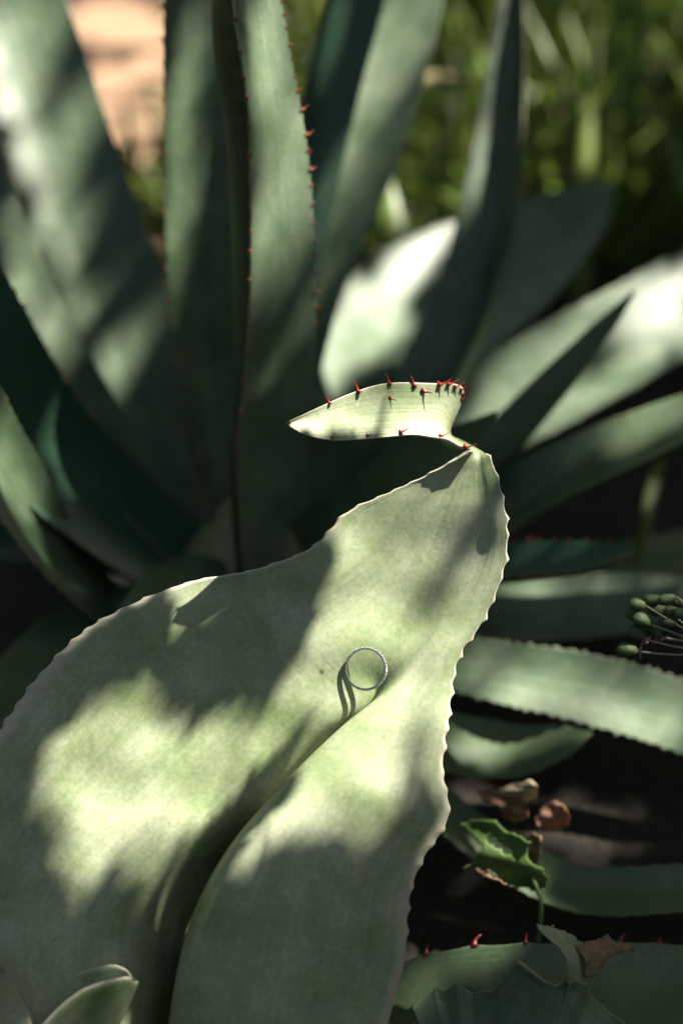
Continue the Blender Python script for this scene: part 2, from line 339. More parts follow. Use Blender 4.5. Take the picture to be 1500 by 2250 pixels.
leaf(A, [(480,1270,1.0,110),(400,1000,1.03,170),(350,820,1.05,110),(340,720,1.06,50),(335,660,1.07,6)], 0, .14, .2, M_teal, scal=(3,40), seed=26)
v, f = tube([(*BA[:2], -0.03), (*BA[:2], 0.03), (*BA[:2], 0.09), (*BA[:2], 0.13)], [0.05, 0.055, 0.04, 0.012], 14)
mesh('stem', v, f, None, True, M_deep, A)

# ------------------------------------------------------------------ the broad pale leaf in front
BB = P(330, 2560, 0.70); BB[2] = 0.0
B = empty('agave_plant', BB)
tag(B, 'broad pale agave with a wide rolled leaf holding the ring and a curled-over tip', 'agave')
TILT = 0.22
def row(L_, V_, C_, R_, az=-14, xz=22, K_=None):
    L_, V_, C_, R_ = map(np.array, (L_, V_, C_, R_))
    K_ = L_*0.25+V_*0.75+np.array([0, 0, -3]) if K_ is None else np.array(K_)
    a = (L_*0.5+K_*0.5).astype(float); a[2] += az
    x = (C_*0.5+R_*0.5).astype(float); x[2] += xz
    return [L_, a, K_, V_, C_, x, R_]
rows_ = [
 row((190,2560,30),(330,2580,-70),(390,2560,20),(520,2560,-20), -4, 10, (290,2575,-20)),
 row((-80,2380,55),(400,2400,-190),(365,2370,40),(780,2390,0), -8, 26, (275,2400,-10)),
 row((-240,2160,90),(430,2190,-240),(388,2160,66),(880,2150,-10), -10, 40, (272,2190,4)),
 row((-260,1960,100),(470,2020,-235),(430,2000,74),(897,1985,-14), -12, 44, (290,2010,0)),
 row((-170,1800,96),(542,1880,-215),(505,1862,66),(925,1895,-14), -12, 40, (385,1890,-18)),
 row((-50,1680,84),(642,1752,-185),(612,1736,40),(984,1795,-18), -12, 32, (532,1757,-38)),
 row((25,1570,66),(744,1622,-130),(742,1608,2),(972,1690,-20), -10, 22, (682,1618,-52)),
 row((95,1475,52),(826,1530,-78),(862,1512,-20),(985,1570,-20), -8, 12, (778,1528,-58)),
 row((215,1368,36),(862,1448,-46),(940,1425,-16),(1005,1450,-20), -10, 8),
 row((400,1284,10),(915,1365,-44),(985,1345,-28),(1052,1378,-18), -4, 4),
 row((565,1250,-10),(945,1290,-42),(1020,1285,-32),(1090,1300,-14), 4, 2),
 row((690,1200,-22),(965,1215,-38),(1048,1215,-28),(1112,1215,-8), 4, 2),
 row((760,1128,-22),(990,1140,-28),(1058,1140,-20),(1110,1135,0), 2, 2),
 row((850,1085,-14),(1005,1085,-20),(1055,1085,-14),(1098,1070,4), 2, 2),
 row((935,1047,-4),(1018,1040,-12),(1050,1038,-8),(1082,1020,4), 1, 1),
 row((1000,1012,8),(1035,1008,-4),(1052,1006,-6),(1066,998,-2), 0, 0),
 row((1036,991,14),(1040,989,-10),(1044,986,-28),(1048,985,-46), 0, 0),
 row((1010,978,8),(1012,974,-18),(1013,969,-42),(1014,966,-66), 0, 0),
 row((984,964,4),(986,958,-10),(988,953,-26),(990,949,-44), 0, 0),
 row((950,960,6),(975,935,-4),(994,910,-18),(1012,888,-34), 0, 0),
 row((905,955,16),(945,920,6),(975,880,-8),(1012,848,-24), 0, -4),
 row((850,960,38),(885,915,30),(912,872,18),(945,842,4), 0, -4),
 row((790,965,80),(805,925,72),(825,885,62),(850,842,46), 0, -3),
 row((725,966,128),(735,940,122),(755,905,112),(775,863,98), 0, -2),
 row((672,955,166),(680,940,160),(692,915,152),(705,893,140), 0, -1),
 row((636,936,184),(635,932,182),(634,929,180),(634,926,178), 0, 0)]
for q in range(17, len(rows_)):
    l_, r_ = np.array(rows_[q][0], float), np.array(rows_[q][6], float)
    rows_[q] = [l_*(1-t_)+r_*t_+np.array([0, 0, -9*math.sin(math.pi*t_)]) for t_ in np.linspace(0, 1, 7)]
CT = np.array(rows_, float)                              # rows x 6 x 3
CT[:, :, 2] += TILT*(CT[:, :, 1]-1475)*1.0
NR, NC = 420, 73
tv = np.linspace(0, len(CT)-1, NR); tu = np.linspace(0, 6, NC)
tmp = np.stack([cr(CT[:, k], tv) for k in range(7)], 1)
GP = np.stack([cr(tmp[i], tu) for i in range(NR)], 0)
# a few passes of smoothing along and across keep the flesh soft
for _ in range(6):
    g = GP.copy(); GP[1:-1, 1:-1] = 0.5*g[1:-1, 1:-1]+0.125*(g[:-2, 1:-1]+g[2:, 1:-1]+g[1:-1, :-2]+g[1:-1, 2:])
# slow swellings of the blade
yy, xx = GP[:, :, 1], GP[:, :, 0]
body = np.clip((np.arange(NR)/NR-0.02)*8, 0, 1)[:, None]*np.clip((0.60-np.arange(NR)/NR)*10, 0, 1)[:, None]
GP[:, :, 2] += body*(9*np.sin((xx*0.66-yy*0.75)/78.+0.6)*np.sin((xx*0.75+yy*0.66)/150.+0.4)+4*np.sin((xx*0.8+yy*0.3)/45.)+3*np.sin((xx*0.5-yy*0.9)/31.+1.0)*np.sin((xx+yy)/95.))
# blunt scallops along both margins
def scallop(edge_col, inward, per, amp, lo, hi, seed):
    rg = np.random.default_rng(seed)
    e = GP[:, edge_col, :2]; ar = np.concatenate([[0], np.cumsum(np.linalg.norm(np.diff(e, axis=0), axis=1))])
    pos = []; p = 0
    while p < ar[-1]: pos.append((p, rg.uniform(0.5, 1.25))); p += per*rg.uniform(0.75, 1.3)
    for i in range(NR):
        if not (lo <= i/NR <= hi): continue
        s = sum(h*max(0, 1-abs(ar[i]-q)/(per*0.42))**1.4 for q, h in pos)
        for k in range(4):
            j = edge_col+inward*k; d = GP[i, edge_col]-GP[i, edge_col+inward*5]; d = d/(np.linalg.norm(d)+1e-6)
            GP[i, j] += d*amp*s*(1-k/4)**2
scallop(0, 1, 46, 8, 0.1, 0.60, 3); scallop(NC-1, -1, 44, 8, 0.1, 0.60, 4)
G = np.array([[Q(*GP[i, j]) for j in range(NC)] for i in range(NR)])
u = np.linspace(-1, 1, NC)
ends = np.clip((1-np.arange(NR)/NR)*7, 0.12, 1)
TH = (0.0009+0.0042*(1-u[None, :]**2)**0.7*np.ones((NR, 1)))*ends[:, None]
FRONT = sheet('leaf', G, TH, M_front, B, 0)
FRONT['label'] = 'broad pale leaf with rolled right side, carrying the ring, its tip curled over'
for (px, py, dx, dy, bx, by, sz, z) in [
   (724,884,-.3,-1,-.6,0,17,-30),(784,856,-.15,-1,-.6,0,25,-38),(853,842,-.1,-1,-.6,0,22,-44),(908,846,-.1,-1,-.5,0,22,-46),
   (966,846,1,-.25,.4,-.6,27,-42),(986,845,1,-.22,.4,-.6,24,-44),(1001,849,1,-.25,.4,-.6,22,-46),(1014,857,.9,-.35,.4,-.8,18,-48),(1017,866,.8,-.6,.2,-1,16,-50),(1016,878,.9,-.2,0,-1,15,-50),
   (930,860,1,.05,.3,.5,27,-16),(858,876,1,.25,.2,.7,18,-6),
   (730,962,.2,.35,-.8,0,15,62),(808,958,.9,-.1,.3,-.4,17,66),(880,950,.9,-.35,.4,-.5,24,66),(968,958,.9,-.25,.4,-.4,22,54),(1020,987,.95,-.05,.4,-.5,24,36)]:
    k = np.argmin(np.hypot(GP[250:, :, 0]-px, GP[250:, :, 1]-py)); pos = G[250:].reshape(-1, 3)[k]
    o3 = RT*dx-UP*dy-FW*0.35; b3 = RT*bx-UP*by
    tooth(FRONT, pos, o3, b3, sz*PX*1.08, ME_RED)
tooth(FRONT, G[-2, NC//2], -RT*1+UP*0.05, UP, 14*PX)

# the same plant's other leaves
def free_leaf(rows, th, mat, nr=60, nc=25, parent=B, smooth=2, base=lambda p: Q(*p)):
    CTl = np.array(rows, float); k = CTl.shape[1]
    tv = np.linspace(0, len(CTl)-1, nr); tu = np.linspace(0, k-1, nc)
    tm = np.stack([cr(CTl[:, q], tv) for q in range(k)], 1); gp = np.stack([cr(tm[i], tu) for i in range(nr)], 0)
    g3 = np.array([[base(gp[i, j]) for j in range(nc)] for i in range(nr)])
    uu = np.linspace(-1, 1, nc); t_ = (0.0008+th*(1-uu[None, :]**2)**0.7*np.ones((nr, 1)))
    return sheet('leaf', g3, t_, mat, parent, 0), g3
# young leaf with its two margins curling together at the tip
o, _ = free_leaf([[(-160,2420,120),(-60,2640,150),(-40,2560,260)],
                  [(-60,2250,140),(10,2480,160),(20,2370,260)],
                  [(40,2178,160),(90,2400,170),(95,2250,250)],
                  [(150,2146,175),(180,2330,180),(175,2178,240)],
                  [(235,2122,185),(240,2260,190),(250,2152,228)],
                  [(272,2130,192),(276,2190,196),(282,2147,215)],
                  [(289,2150,200),(290,2156,202),(291,2153,206)]], 0.0022, M_front)
o['label'] = 'young leaf whose margins curl together'
# cropped stub beside it
o, g3 = free_leaf([[(-160,2500,250),(-60,2520,280),(100,2500,240)],
                   [(-130,2300,260),(-40,2320,280),(72,2262,240)],
                   [(-90,2200,270),(-20,2215,285),(44,2195,250)],
                   [(-40,2150,270),(-5,2150,280),(22,2155,262)],
                   [(-14,2122,270),(2,2120,274),(16,2124,268)]], 0.0026, M_front)
me = tooth_mesh('dry_tip', M_brown); t_ = tooth(o, Q(4, 2136, 275), UP, RT, 16*PX, me); t_.name = 'dry_tip'
# long leaf lying low across the corner, teeth on its upper margin
def low(pts, roll, **k): return leaf(B, pts, roll, **k)
low([(420,2560,.70,120),(700,2300,.725,160),(950,2190,.735,170),(1200,2170,.735,180),(1500,2180,.735,190),(1800,2220,.73,140),(2050,2280,.725,12)], 0, ch=.10, th=.2, mat=M_deep, right=(98,26,.3,.92), scal=(6,98), seed=31)
# torn leaf in front of it
top = [(905,2215),(932,2192),(956,2173),(976,2180),(1004,2161),(1036,2182),(1062,2175),(1082,2177),(1110,2148),(1136,2111),(1162,2131),(1192,2153),(1223,2166),(1249,2153),(1262,2130),(1283,2146),(1296,2187),(1318,2205),(1340,2226),(1372,2246)]
nr, nc = 115, 44
tt = np.linspace(0, len(top)-1, nr); tp = np.stack([np.interp(tt, range(len(top)), [p[k] for p in top]) for k in (0, 1)], 1)
tp += rng.normal(0, 0.5, tp.shape)
G = np.zeros((nr, nc, 3))
for i in range(nr):
    bx, by = 560+0.42*tp[i, 0]+60, 2520
    for j in range(nc):
        s = j/(nc-1); x = tp[i, 0]*(1-s)+bx*s; y = tp[i, 1]*(1-s)+by*s
        z = 30+70*s+26*math.sin(math.pi*i/nr)*(0.3+s)-40*math.exp(-s*7)*math.sin(i/nr*9)+0.1*(y-2200)
        G[i, j] = Q(x, y, z)
TORN = sheet('leaf', G, np.full((nr, nc), 0.0022), M_mid, B, 0)
TORN['label'] = 'ragged leaf with a bitten, torn upper edge'
# curled flap of the tear and the withered scrap on it
def flap(name, rows, mat, th=0.0012):
    CTl = np.array(rows, float); nr, nc = 40, 14
    tv = np.linspace(0, len(CTl)-1, nr); tu = np.linspace(0, CTl.shape[1]-1, nc)
    tm = np.stack([cr(CTl[:, q], tv) for q in range(CTl.shape[1])], 1); gp = np.stack([cr(tm[i], tu) for i in range(nr)], 0)
    gp[:, 0, :2] += rng.normal(0, 2.0, (nr, 2)); gp[:, -1, :2] += rng.normal(0, 2.0, (nr, 2))
    g3 = np.array([[Q(*gp[i, j]) for j in range(nc)] for i in range(nr)])
    o = sheet(name, g3, np.full((nr, nc), th), mat, TORN, 0); return o
flap('curled_flap', [[(1246,2175,60),(1262,2160,75),(1290,2170,50)],[(1250,2130,90),(1268,2115,80),(1286,2135,40)],[(1236,2090,100),(1255,2078,70),(1286,2088,20)],
                     [(1212,2066,90),(1232,2052,60),(1262,2060,20)],[(1190,2046,70),(1205,2040,55),(1228,2044,25)],[(1180,2030,55),(1184,2032,50),(1190,2034,45)]], M_front)
flap('dry_patch', [[(1262,2080,60),(1284,2110,75),(1286,2150,70)],[(1290,2070,50),(1305,2100,70),(1306,2146,66)],[(1315,2066,40),(1326,2095,56),(1320,2128,60)],[(1334,2056,40),(1340,2085,46),(1332,2108,50)],[(1352,2072,30),(1366,2086,36),(1360,2096,36)],[(1394,2082,25),(1396,2086,25),(1392,2089,25)]], M_brown)
v, f = tube([(*BB[:2], -0.03), (*BB[:2], 0.02), (*BB[:2], 0.05), (*BB[:2], 0.07)], [0.04, 0.045, 0.03, 0.01], 14)
mesh('stem', v, f, None, True, M_deep, B)

# ------------------------------------------------------------------ the ring
m, t, n, l, b = newmat('polished_silver'); b.inputs['Base Color'].default_value = (0.62, 0.61, 0.58, 1); b.inputs['Metallic'].default_value = 1; b.inputs['Roughness'].default_value = 0.22
k = noise(n, l, n.new('ShaderNodeTexCoord').outputs['Object'], 900, 3); l.new(ramp(n, l, k, [(0.3, (0.16,)*3), (0.7, (0.32,)*3)]).outputs[0], b.inputs['Roughness']); M_silver = m
m, t, n, l, b = newmat('cut_diamond'); b.inputs['Base Color'].default_value = (0.95, 0.96, 0.97, 1); b.inputs['Roughness'].default_value = 0.02; b.inputs['IOR'].default_value = 2.2
b.inputs['Transmission Weight'].default_value = 0.75; M_dia = m
RINGC = (803, 1470); RR = 45.0*PX
from mathutils.bvhtree import BVHTree
def depth_at(px, py):
    me = FRONT.data; 
    o0 = Vector(CAM); d0 = Vector(P(px, py, 1.0)-CAM)
    hit = BV.ray_cast(o0, d0.normalized())
    return (hit[3]/d0.length) if hit[0] is not None else None
BV = BVHTree.FromPolygons([v.co[:] for v in FRONT.data.vertices], [p.vertices[:] for p in FRONT.data.polygons])
axis = Vector(-FW*1.0 - RT*0.26 + UP*0.12).normalized()       # ring's own axis, nearly towards the lens
e1 = Vector(RT) - Vector(RT).dot(axis)*axis; e1.normalize(); e2 = axis.cross(e1)
wmin = 9
for k in range(48):
    a = 2*math.pi*k/48
    for rr in (RR*0.94, RR*1.06):
        off = e1*math.cos(a)*rr+e2*math.sin(a)*rr - axis*0.0011
        px = RINGC[0]+off.dot(Vector(RT))/PX; py = RINGC[1]-off.dot(Vector(UP))/PX
        dl = depth_at(px, py)
        if dl: wmin = min(wmin, dl-off.dot(Vector(FW)))
RC = Vector(P(*RINGC, wmin-0.0001))
ring = empty('diamond_ring', RC); tag(ring, 'thin silver eternity ring set with small clear stones, standing on the pale leaf', 'ring')
V = []; F = []; prof = [(-0.9, -0.55), (0.9, -0.55), (1.0, -0.3), (0.95, 0.25), (0.55, 0.35), (-0.55, 0.35), (-0.95, 0.25), (-1.0, -0.3)]
nS = 96
for i in range(nS):
    a = 2*math.pi*i/nS; rd = e1*math.cos(a)+e2*math.sin(a)
    for (ax, ra) in prof: V.append(RC+rd*(RR+ra*0.0009)+axis*(ax*0.00072))
k = len(prof)
for i in range(nS):
    for j in range(k): F.append((i*k+j, ((i+1) % nS)*k+j, ((i+1) % nS)*k+(j+1) % k, i*k+(j+1) % k))
mesh('band', V, F, None, False, M_silver, ring)
# stones: small brilliant cut, shared mesh
V = []; F = []; q = 8
for (rd, h) in ((0.55, 0.42), (1.0, 0.12), (1.0, 0.0), (0.05, -0.8)):
    for i in range(q): V.append((rd*math.cos(2*math.pi*(i+(0.5 if rd == .55 else 0))/q), rd*math.sin(2*math.pi*(i+(0.5 if rd == .55 else 0))/q), h))
for j in range(3):
    for i in range(q): F.append((j*q+i, j*q+q*0+(i+1) % q, (j+1)*q+(i+1) % q, (j+1)*q+i))
F = [f[::-1] for f in F]; F.append(tuple(range(q))); F.append(tuple(range(3*q, 4*q))[::-1])
ME_ST = bpy.data.meshes.new('stone'); ME_ST.from_pydata(V, [], F); ME_ST.materials.append(M_dia)
bp = bpy.data.meshes.new('prong'); pv, pf = tube([(0, 0, -0.5), (0, 0, 0.3), (0, 0, 0.55)], [0.26, 0.24, 0.1], 6); bp.from_pydata([tuple(x) for x in pv], [], pf); bp.materials.append(M_silver)
NST = 40
for i in range(NST):
    a = 2*math.pi*i/NST; rd = e1*math.cos(a)+e2*math.sin(a); tg = -e1*math.sin(a)+e2*math.cos(a)
    o = bpy.data.objects.new('stone', ME_ST); COL.objects.link(o); o.parent = ring
    mt = Matrix((axis, tg, rd)).transposed().to_4x4(); o.matrix_basis = Matrix.Translation(rd*(RR+0.00055)) @ mt @ Matrix.Scale(0.00062, 4)
    a += math.pi/NST; rd = e1*math.cos(a)+e2*math.sin(a); tg = -e1*math.sin(a)+e2*math.cos(a)
    for sgn in (-1, 1):
        o = bpy.data.objects.new('prong', bp); COL.objects.link(o); o.parent = ring
        mt = Matrix((axis, tg, rd)).transposed().to_4x4(); o.matrix_basis = Matrix.Translation(rd*(RR+0.0005)+axis*sgn*0.00052) @ mt @ Matrix.Scale(0.0005, 4)

# ------------------------------------------------------------------ seed head at the right
M_pod = plain_material('dark_green_pod', (0.020, 0.042, 0.016), (0.085, 0.125, 0.045), 170, 0.62, 0, 0.35)
M_stalk = plain_material('pale_stalk', (0.14, 0.17, 0.09), (0.30, 0.30, 0.20), 300, 0.5, 0, 0.1)
M_bract = plain_material('pinkish_dry_bract', (0.20, 0.12, 0.095), (0.42, 0.27, 0.23), 400, 0.7, 0.2, 0.3)
DS = 0.69
hub = P(1590, 1425, DS+0.01)
sb = np.array([hub[0]+0.03, hub[1]+0.02, 0.0])
seed = empty('seed_head', sb); tag(seed, 'umbel of dark green seed pods on thin pale stalks beside the agave leaves', 'seed head')
mid = (hub+sb)/2+np.array([0.02, 0, 0.03]); pts = cr(np.array([sb, mid, hub]), np.linspace(0, 2, 16))
v, f = tube(pts, np.linspace(0.0022, 0.0015, 16), 8); mesh('stem', v, f, None, True, M_stalk, seed)
pods = [(1400,1330,42,26,.2),(1432,1318,46,24,-.1),(1465,1318,44,22,-.35),(1490,1325,40,20,.4),(1392,1352,40,28,.6),(1410,1365,46,30,.5),(1445,1342,50,28,.15),(1478,1345,44,22,.2),(1398,1392,44,30,.8),(1428,1385,40,26,.9),(1378,1430,50,30,.12),(1442,1388,34,22,1.1),(1470,1370,40,22,.3),(1500,1350,44,24,.1)]
for i, (px, py, ln, wd, an) in enumerate(pods):
    d = DS+0.006*math.sin(i*2.3); c = P(px, py, d); ax = RT*math.cos(an)-UP*math.sin(an)*0.8+FW*0.2*math.sin(i*1.7)
    ax /= np.linalg.norm(ax); h = ln/2*PX; V = []; F = []
    n1 = np.cross(ax, FW); n1 /= np.linalg.norm(n1); n2 = np.cross(ax, n1); N_ = 9; K_ = 10
    for a in range(N_):
        s = -1+2*a/(N_-1); r_ = (wd/2*PX)*(max(0.0, 1-abs(s)**2.3))**0.55*(1-0.18*s)+0.00012
        for k in range(K_):
            th = 2*math.pi*k/K_; rr = r_*(1+0.10*math.cos(3*th))
            V.append(c+ax*s*h+rr*(math.cos(th)*n1+math.sin(th)*n2))
    for a in range(N_-1):
        for k in range(K_): F.append((a*K_+k, a*K_+(k+1) % K_, (a+1)*K_+(k+1) % K_, (a+1)*K_+k))
    F.append(tuple(range(K_))[::-1]); F.append(tuple(range((N_-1)*K_, N_*K_)))
    pod = mesh('pod', V, F, None, True, M_pod, seed)
    e = c+ax*h*0.95; mdl = (e+hub)/2+UP*0.003*math.sin(i*3.1)-UP*0.001
    v, f = tube(cr(np.array([e, mdl, hub]), np.linspace(0, 2, 10)), 0.00055, 6); mesh('stalk', v, f, None, True, M_stalk, seed)
    if i in (4, 8, 9, 10, 11, 6):
        for q in range(4):
            dr = ax*0.3+n1*math.cos(q*1.7+i)+n2*math.sin(q*1.7+i); tipb = e+dr*0.0042; sd = np.cross(dr, ax); sd = sd/np.linalg.norm(sd)*0.0009
            V = [e-sd, e+sd, (e+tipb)/2+sd*1.1+ax*.0006, tipb, (e+tipb)/2-sd*1.1+ax*.0006]; V += [np.array(x)-FW*0.0002 for x in V]
            mesh('bract', V, [(0,1,2,3,4), (9,8,7,6,5), (0,5,6,1), (1,6,7,2), (2,7,8,3), (3,8,9,4), (4,9,5,0)], None, False, M_bract, seed)

# ------------------------------------------------------------------ small weed leaf and withered petals, low at the right
M_weed = plain_material('fresh_weed_leaf', (0.085, 0.17, 0.035), (0.16, 0.26, 0.075), 160, 0.5, 0.25, 0.2)
M_orange = plain_material('withered_orange_petal', (0.24, 0.12, 0.075), (0.46, 0.27, 0.17), 140, 0.8, 0.25, 0.4)
M_beige = plain_material('withered_beige_petal', (0.36, 0.30, 0.17), (0.52, 0.47, 0.31), 140, 0.8, 0.25, 0.4)
def outline_leaf(name, poly, holes, d, mat, parent, curl=0.004, step=7):
    """a thin real leaf cut from a lattice inside its outline, bent in depth"""
    poly = np.array(poly, float); x0, y0 = poly.min(0); x1, y1 = poly.max(0)
    def inside(p, pg):
        c = False; j = len(pg)-1
        for i in range(len(pg)):
            if (pg[i][1] > p[1]) != (pg[j][1] > p[1]) and p[0] < (pg[j][0]-pg[i][0])*(p[1]-pg[i][1])/(pg[j][1]-pg[i][1])+pg[i][0]: c = not c
            j = i
        return c
    nx_, ny_ = int((x1-x0)/step)+2, int((y1-y0)/step)+2; idx = {}; V = []; F = []
    def vid(i, j):
        if (i, j) not in idx:
            x = x0+i*step; y = y0+j*step; s = (x-x0)/(x1-x0); q = (y-y0)/(y1-y0)
            z = d+curl*math.sin(3.0*s+1.2)*1.2+curl*math.cos(4.1*q+2*s)+0.35*curl*math.sin(11*s+5*q)+0.3*curl*math.sin(13*q-7*s+1)
            x += 2.2*math.sin(y*.9+i*1.7); y += 2.2*math.sin(x*.7+j*2.1)
            idx[(i, j)] = len(V); V.append(P(x, y, z))
        return idx[(i, j)]
    for j in range(ny_):
        for i in range(nx_):
            cxy = (x0+(i+.5)*step, y0+(j+.5)*step)
            if inside(cxy, poly) and not any(((cxy[0]-h[0])/h[2])**2+((cxy[1]-h[1])/h[3])**2 < 1 for h in holes):
                F.append((vid(i, j), vid(i, j+1), vid(i+1, j+1), vid(i+1, j)))
    o = mesh(name, V, F, None, True, mat, parent)
    so_ = o.modifiers.new('flesh', 'SOLIDIFY'); so_.thickness = 0.0005
    sm_ = o.modifiers.new('soft', 'SMOOTH'); sm_.iterations = 5; sm_.factor = 0.5
    o.modifiers.move(1, 0)
    return o
wb = P(1180, 2060, 0.76); wb[2] = 0
weed = empty('weed_leaf', wb); tag(weed, 'small bright green lobed weed leaf with chewed holes and browned edge', 'weed')
outline_leaf('blade', [(1000,1812),(1040,1800),(1085,1800),(1108,1822),(1140,1835),(1165,1850),(1160,1890),(1190,1905),(1207,1928),(1200,1952),(1175,1962),(1130,1950),(1100,1938),(1075,1915),(1040,1905),(1012,1912),(1040,1888),(1062,1862),(1040,1840)], [(1082,1846,9,7),(1096,1858,9,6),(1114,1872,11,7)], 0.775, M_weed, weed)
v, f = tube(cr(np.array([wb, P(1188, 2010, .768), P(1180, 1955, .772), P(1150, 1900, .777)]), np.linspace(0, 3, 14)), 0.0012, 6); mesh('stalk', v, f, None, True, M_weed, weed)
outline_leaf('browned_edge', [(1040,1906),(1075,1917),(1100,1936),(1128,1950),(1110,1955),(1085,1938),(1060,1928)], [], 0.7735, M_brown, weed)
wb2 = P(1150, 1850, 0.80); wb2[2] = 0
for (name, lab, poly, d, mat, base) in (
  ('withered_petal', 'crumpled orange withered petal above the green weed leaf', [(1172,1800),(1190,1772),(1215,1758),(1240,1765),(1254,1795),(1245,1822),(1215,1832),(1185,1828)], .80, M_orange, None),
  ('withered_petal', 'pinkish brown withered petal hanging under the pale one', [(1048,1738),(1085,1735),(1130,1745),(1165,1765),(1160,1800),(1130,1815),(1105,1800),(1095,1770),(1060,1765)], .808, M_orange, None),
  ('withered_petal', 'pale beige withered petal on top of the pinkish one', [(1080,1738),(1120,1722),(1165,1712),(1185,1730),(1178,1760),(1140,1765),(1100,1752)], .802, M_beige, None),
  ('withered_petal', 'dark shrivelled petal hanging beside the green weed leaf', [(1150,1850),(1170,1826),(1190,1835),(1192,1870),(1180,1905),(1160,1905),(1148,1880)], .788, M_brown, None)):
    o = outline_leaf(name, poly, [], d, mat, None, 0.006, 6); tag(o, lab, 'petal', 'withered petals')

# ------------------------------------------------------------------ grass behind
M_gr = plain_material('grass_blade_green', (0.060, 0.120, 0.016), (0.19, 0.27, 0.045), 9, 0.45, 0.35, 0.0)
M_gr2 = plain_material('grass_blade_straw', (0.22, 0.21, 0.085), (0.34, 0.31, 0.15), 30, 0.5, 0.3, 0.0)
def blade_pts(base, h, lean, az, n=8, droop=1.0):
    p = []; 
    for i in range(n):
        s = i/(n-1); r = lean*s*s*droop
        p.append(np.array([base[0]+math.cos(az)*r, base[1]+math.sin(az)*r, base[2]+h*(s-0.28*s*s*droop*lean/max(h, .01))]))
    return np.array(p)
def ribbon(pts, wd, side, fold=0.25):
    n = len(pts); V = []; F = []
    for i, p in enumerate(pts):
        s = i/(n-1); w_ = wd*(1-s**2.2)*(0.7+0.6*s*(1-s)*2)+0.00015
        V += [p-side*w_/2, p+np.array([0, 0, -fold*w_]), p+side*w_/2]
    for i in range(n-1):
        a = i*3; F += [(a, a+1, a+4, a+3), (a+1, a+2, a+5, a+4)]
    return V, F
V = []; F = []
for k in range(9500):
    y = rng.uniform(1.12, 4.6); x = rng.uniform(-0.42*y*0.3, 0.42*y+0.9)
    if y < 1.42 and x < 0.34: continue
    soil = x < -0.10*y+0.10*math.sin(y*3)+0.02
    if soil and rng.random() < 0.97: continue
    h = rng.uniform(0.10, 0.34)*(1.0 if x > 0.05*y else 0.6); az = rng.uniform(0, 6.28); sd = np.array([-math.sin(az+rng.uniform(-.8,.8)), math.cos(az), 0.])
    pv, pf = ribbon(blade_pts((x, y, -0.01), h, rng.uniform(0.03, 0.22), az, 7), rng.uniform(0.004, 0.015), sd)
    o = len(V); V += pv; F += [tuple(q+o for q in fc) for fc in pf]
tag(mesh('grass', V, F, None, True, M_gr), 'long green grass growing behind the agave', 'grass', None, 'stuff')
def single_blade(label, ctrl, wd, mat):
    pts = cr(np.array([P(*c) for c in ctrl]), np.linspace(0, len(ctrl)-1, 16)); T = pts[-1]-pts[0]; sd = np.cross(T, FW); sd /= np.linalg.norm(sd)
    V, F = ribbon(pts, wd, sd, 0.2); o = mesh('grass_blade', V, F, None, True, mat); so_ = o.modifiers.new('flesh', 'SOLIDIFY'); so_.thickness = 0.0004
    tag(o, label, 'grass', 'broad grass blades behind the agave')
single_blade('pale arched grass blade bending over between two upright agave leaves', [(760,640,1.30),(800,330,1.36),(880,195,1.38),(980,170,1.38),(1075,200,1.36),(1120,270,1.35)], 0.022, M_gr2)
single_blade('bright green grass blade standing upright behind the sunlit agave leaf', [(885,640,1.28),(865,520,1.30),(850,420,1.32),(855,350,1.34)], 0.026, M_gr)
single_blade('short green grass blade slanting left above the sunlit agave leaf', [(850,640,1.26),(815,580,1.28),(790,520,1.30)], 0.016, M_gr)
single_blade('long dim grass blade crossing behind the slender dark agave leaf', [(820,350,1.45),(900,375,1.42),(1000,400,1.40),(1090,440,1.38)], 0.016, M_gr)
single_blade('yellow-green upright grass blade in the dark grass', [(1275,700,1.45),(1282,480,1.45),(1290,250,1.47),(1300,40,1.5)], 0.020, M_gr)
single_blade('yellow-green grass blade leaning beside the toothed agave tip', [(1400,1230,1.04),(1425,1120,1.07),(1450,1000,1.1),(1470,930,1.12)], 0.011, M_gr)

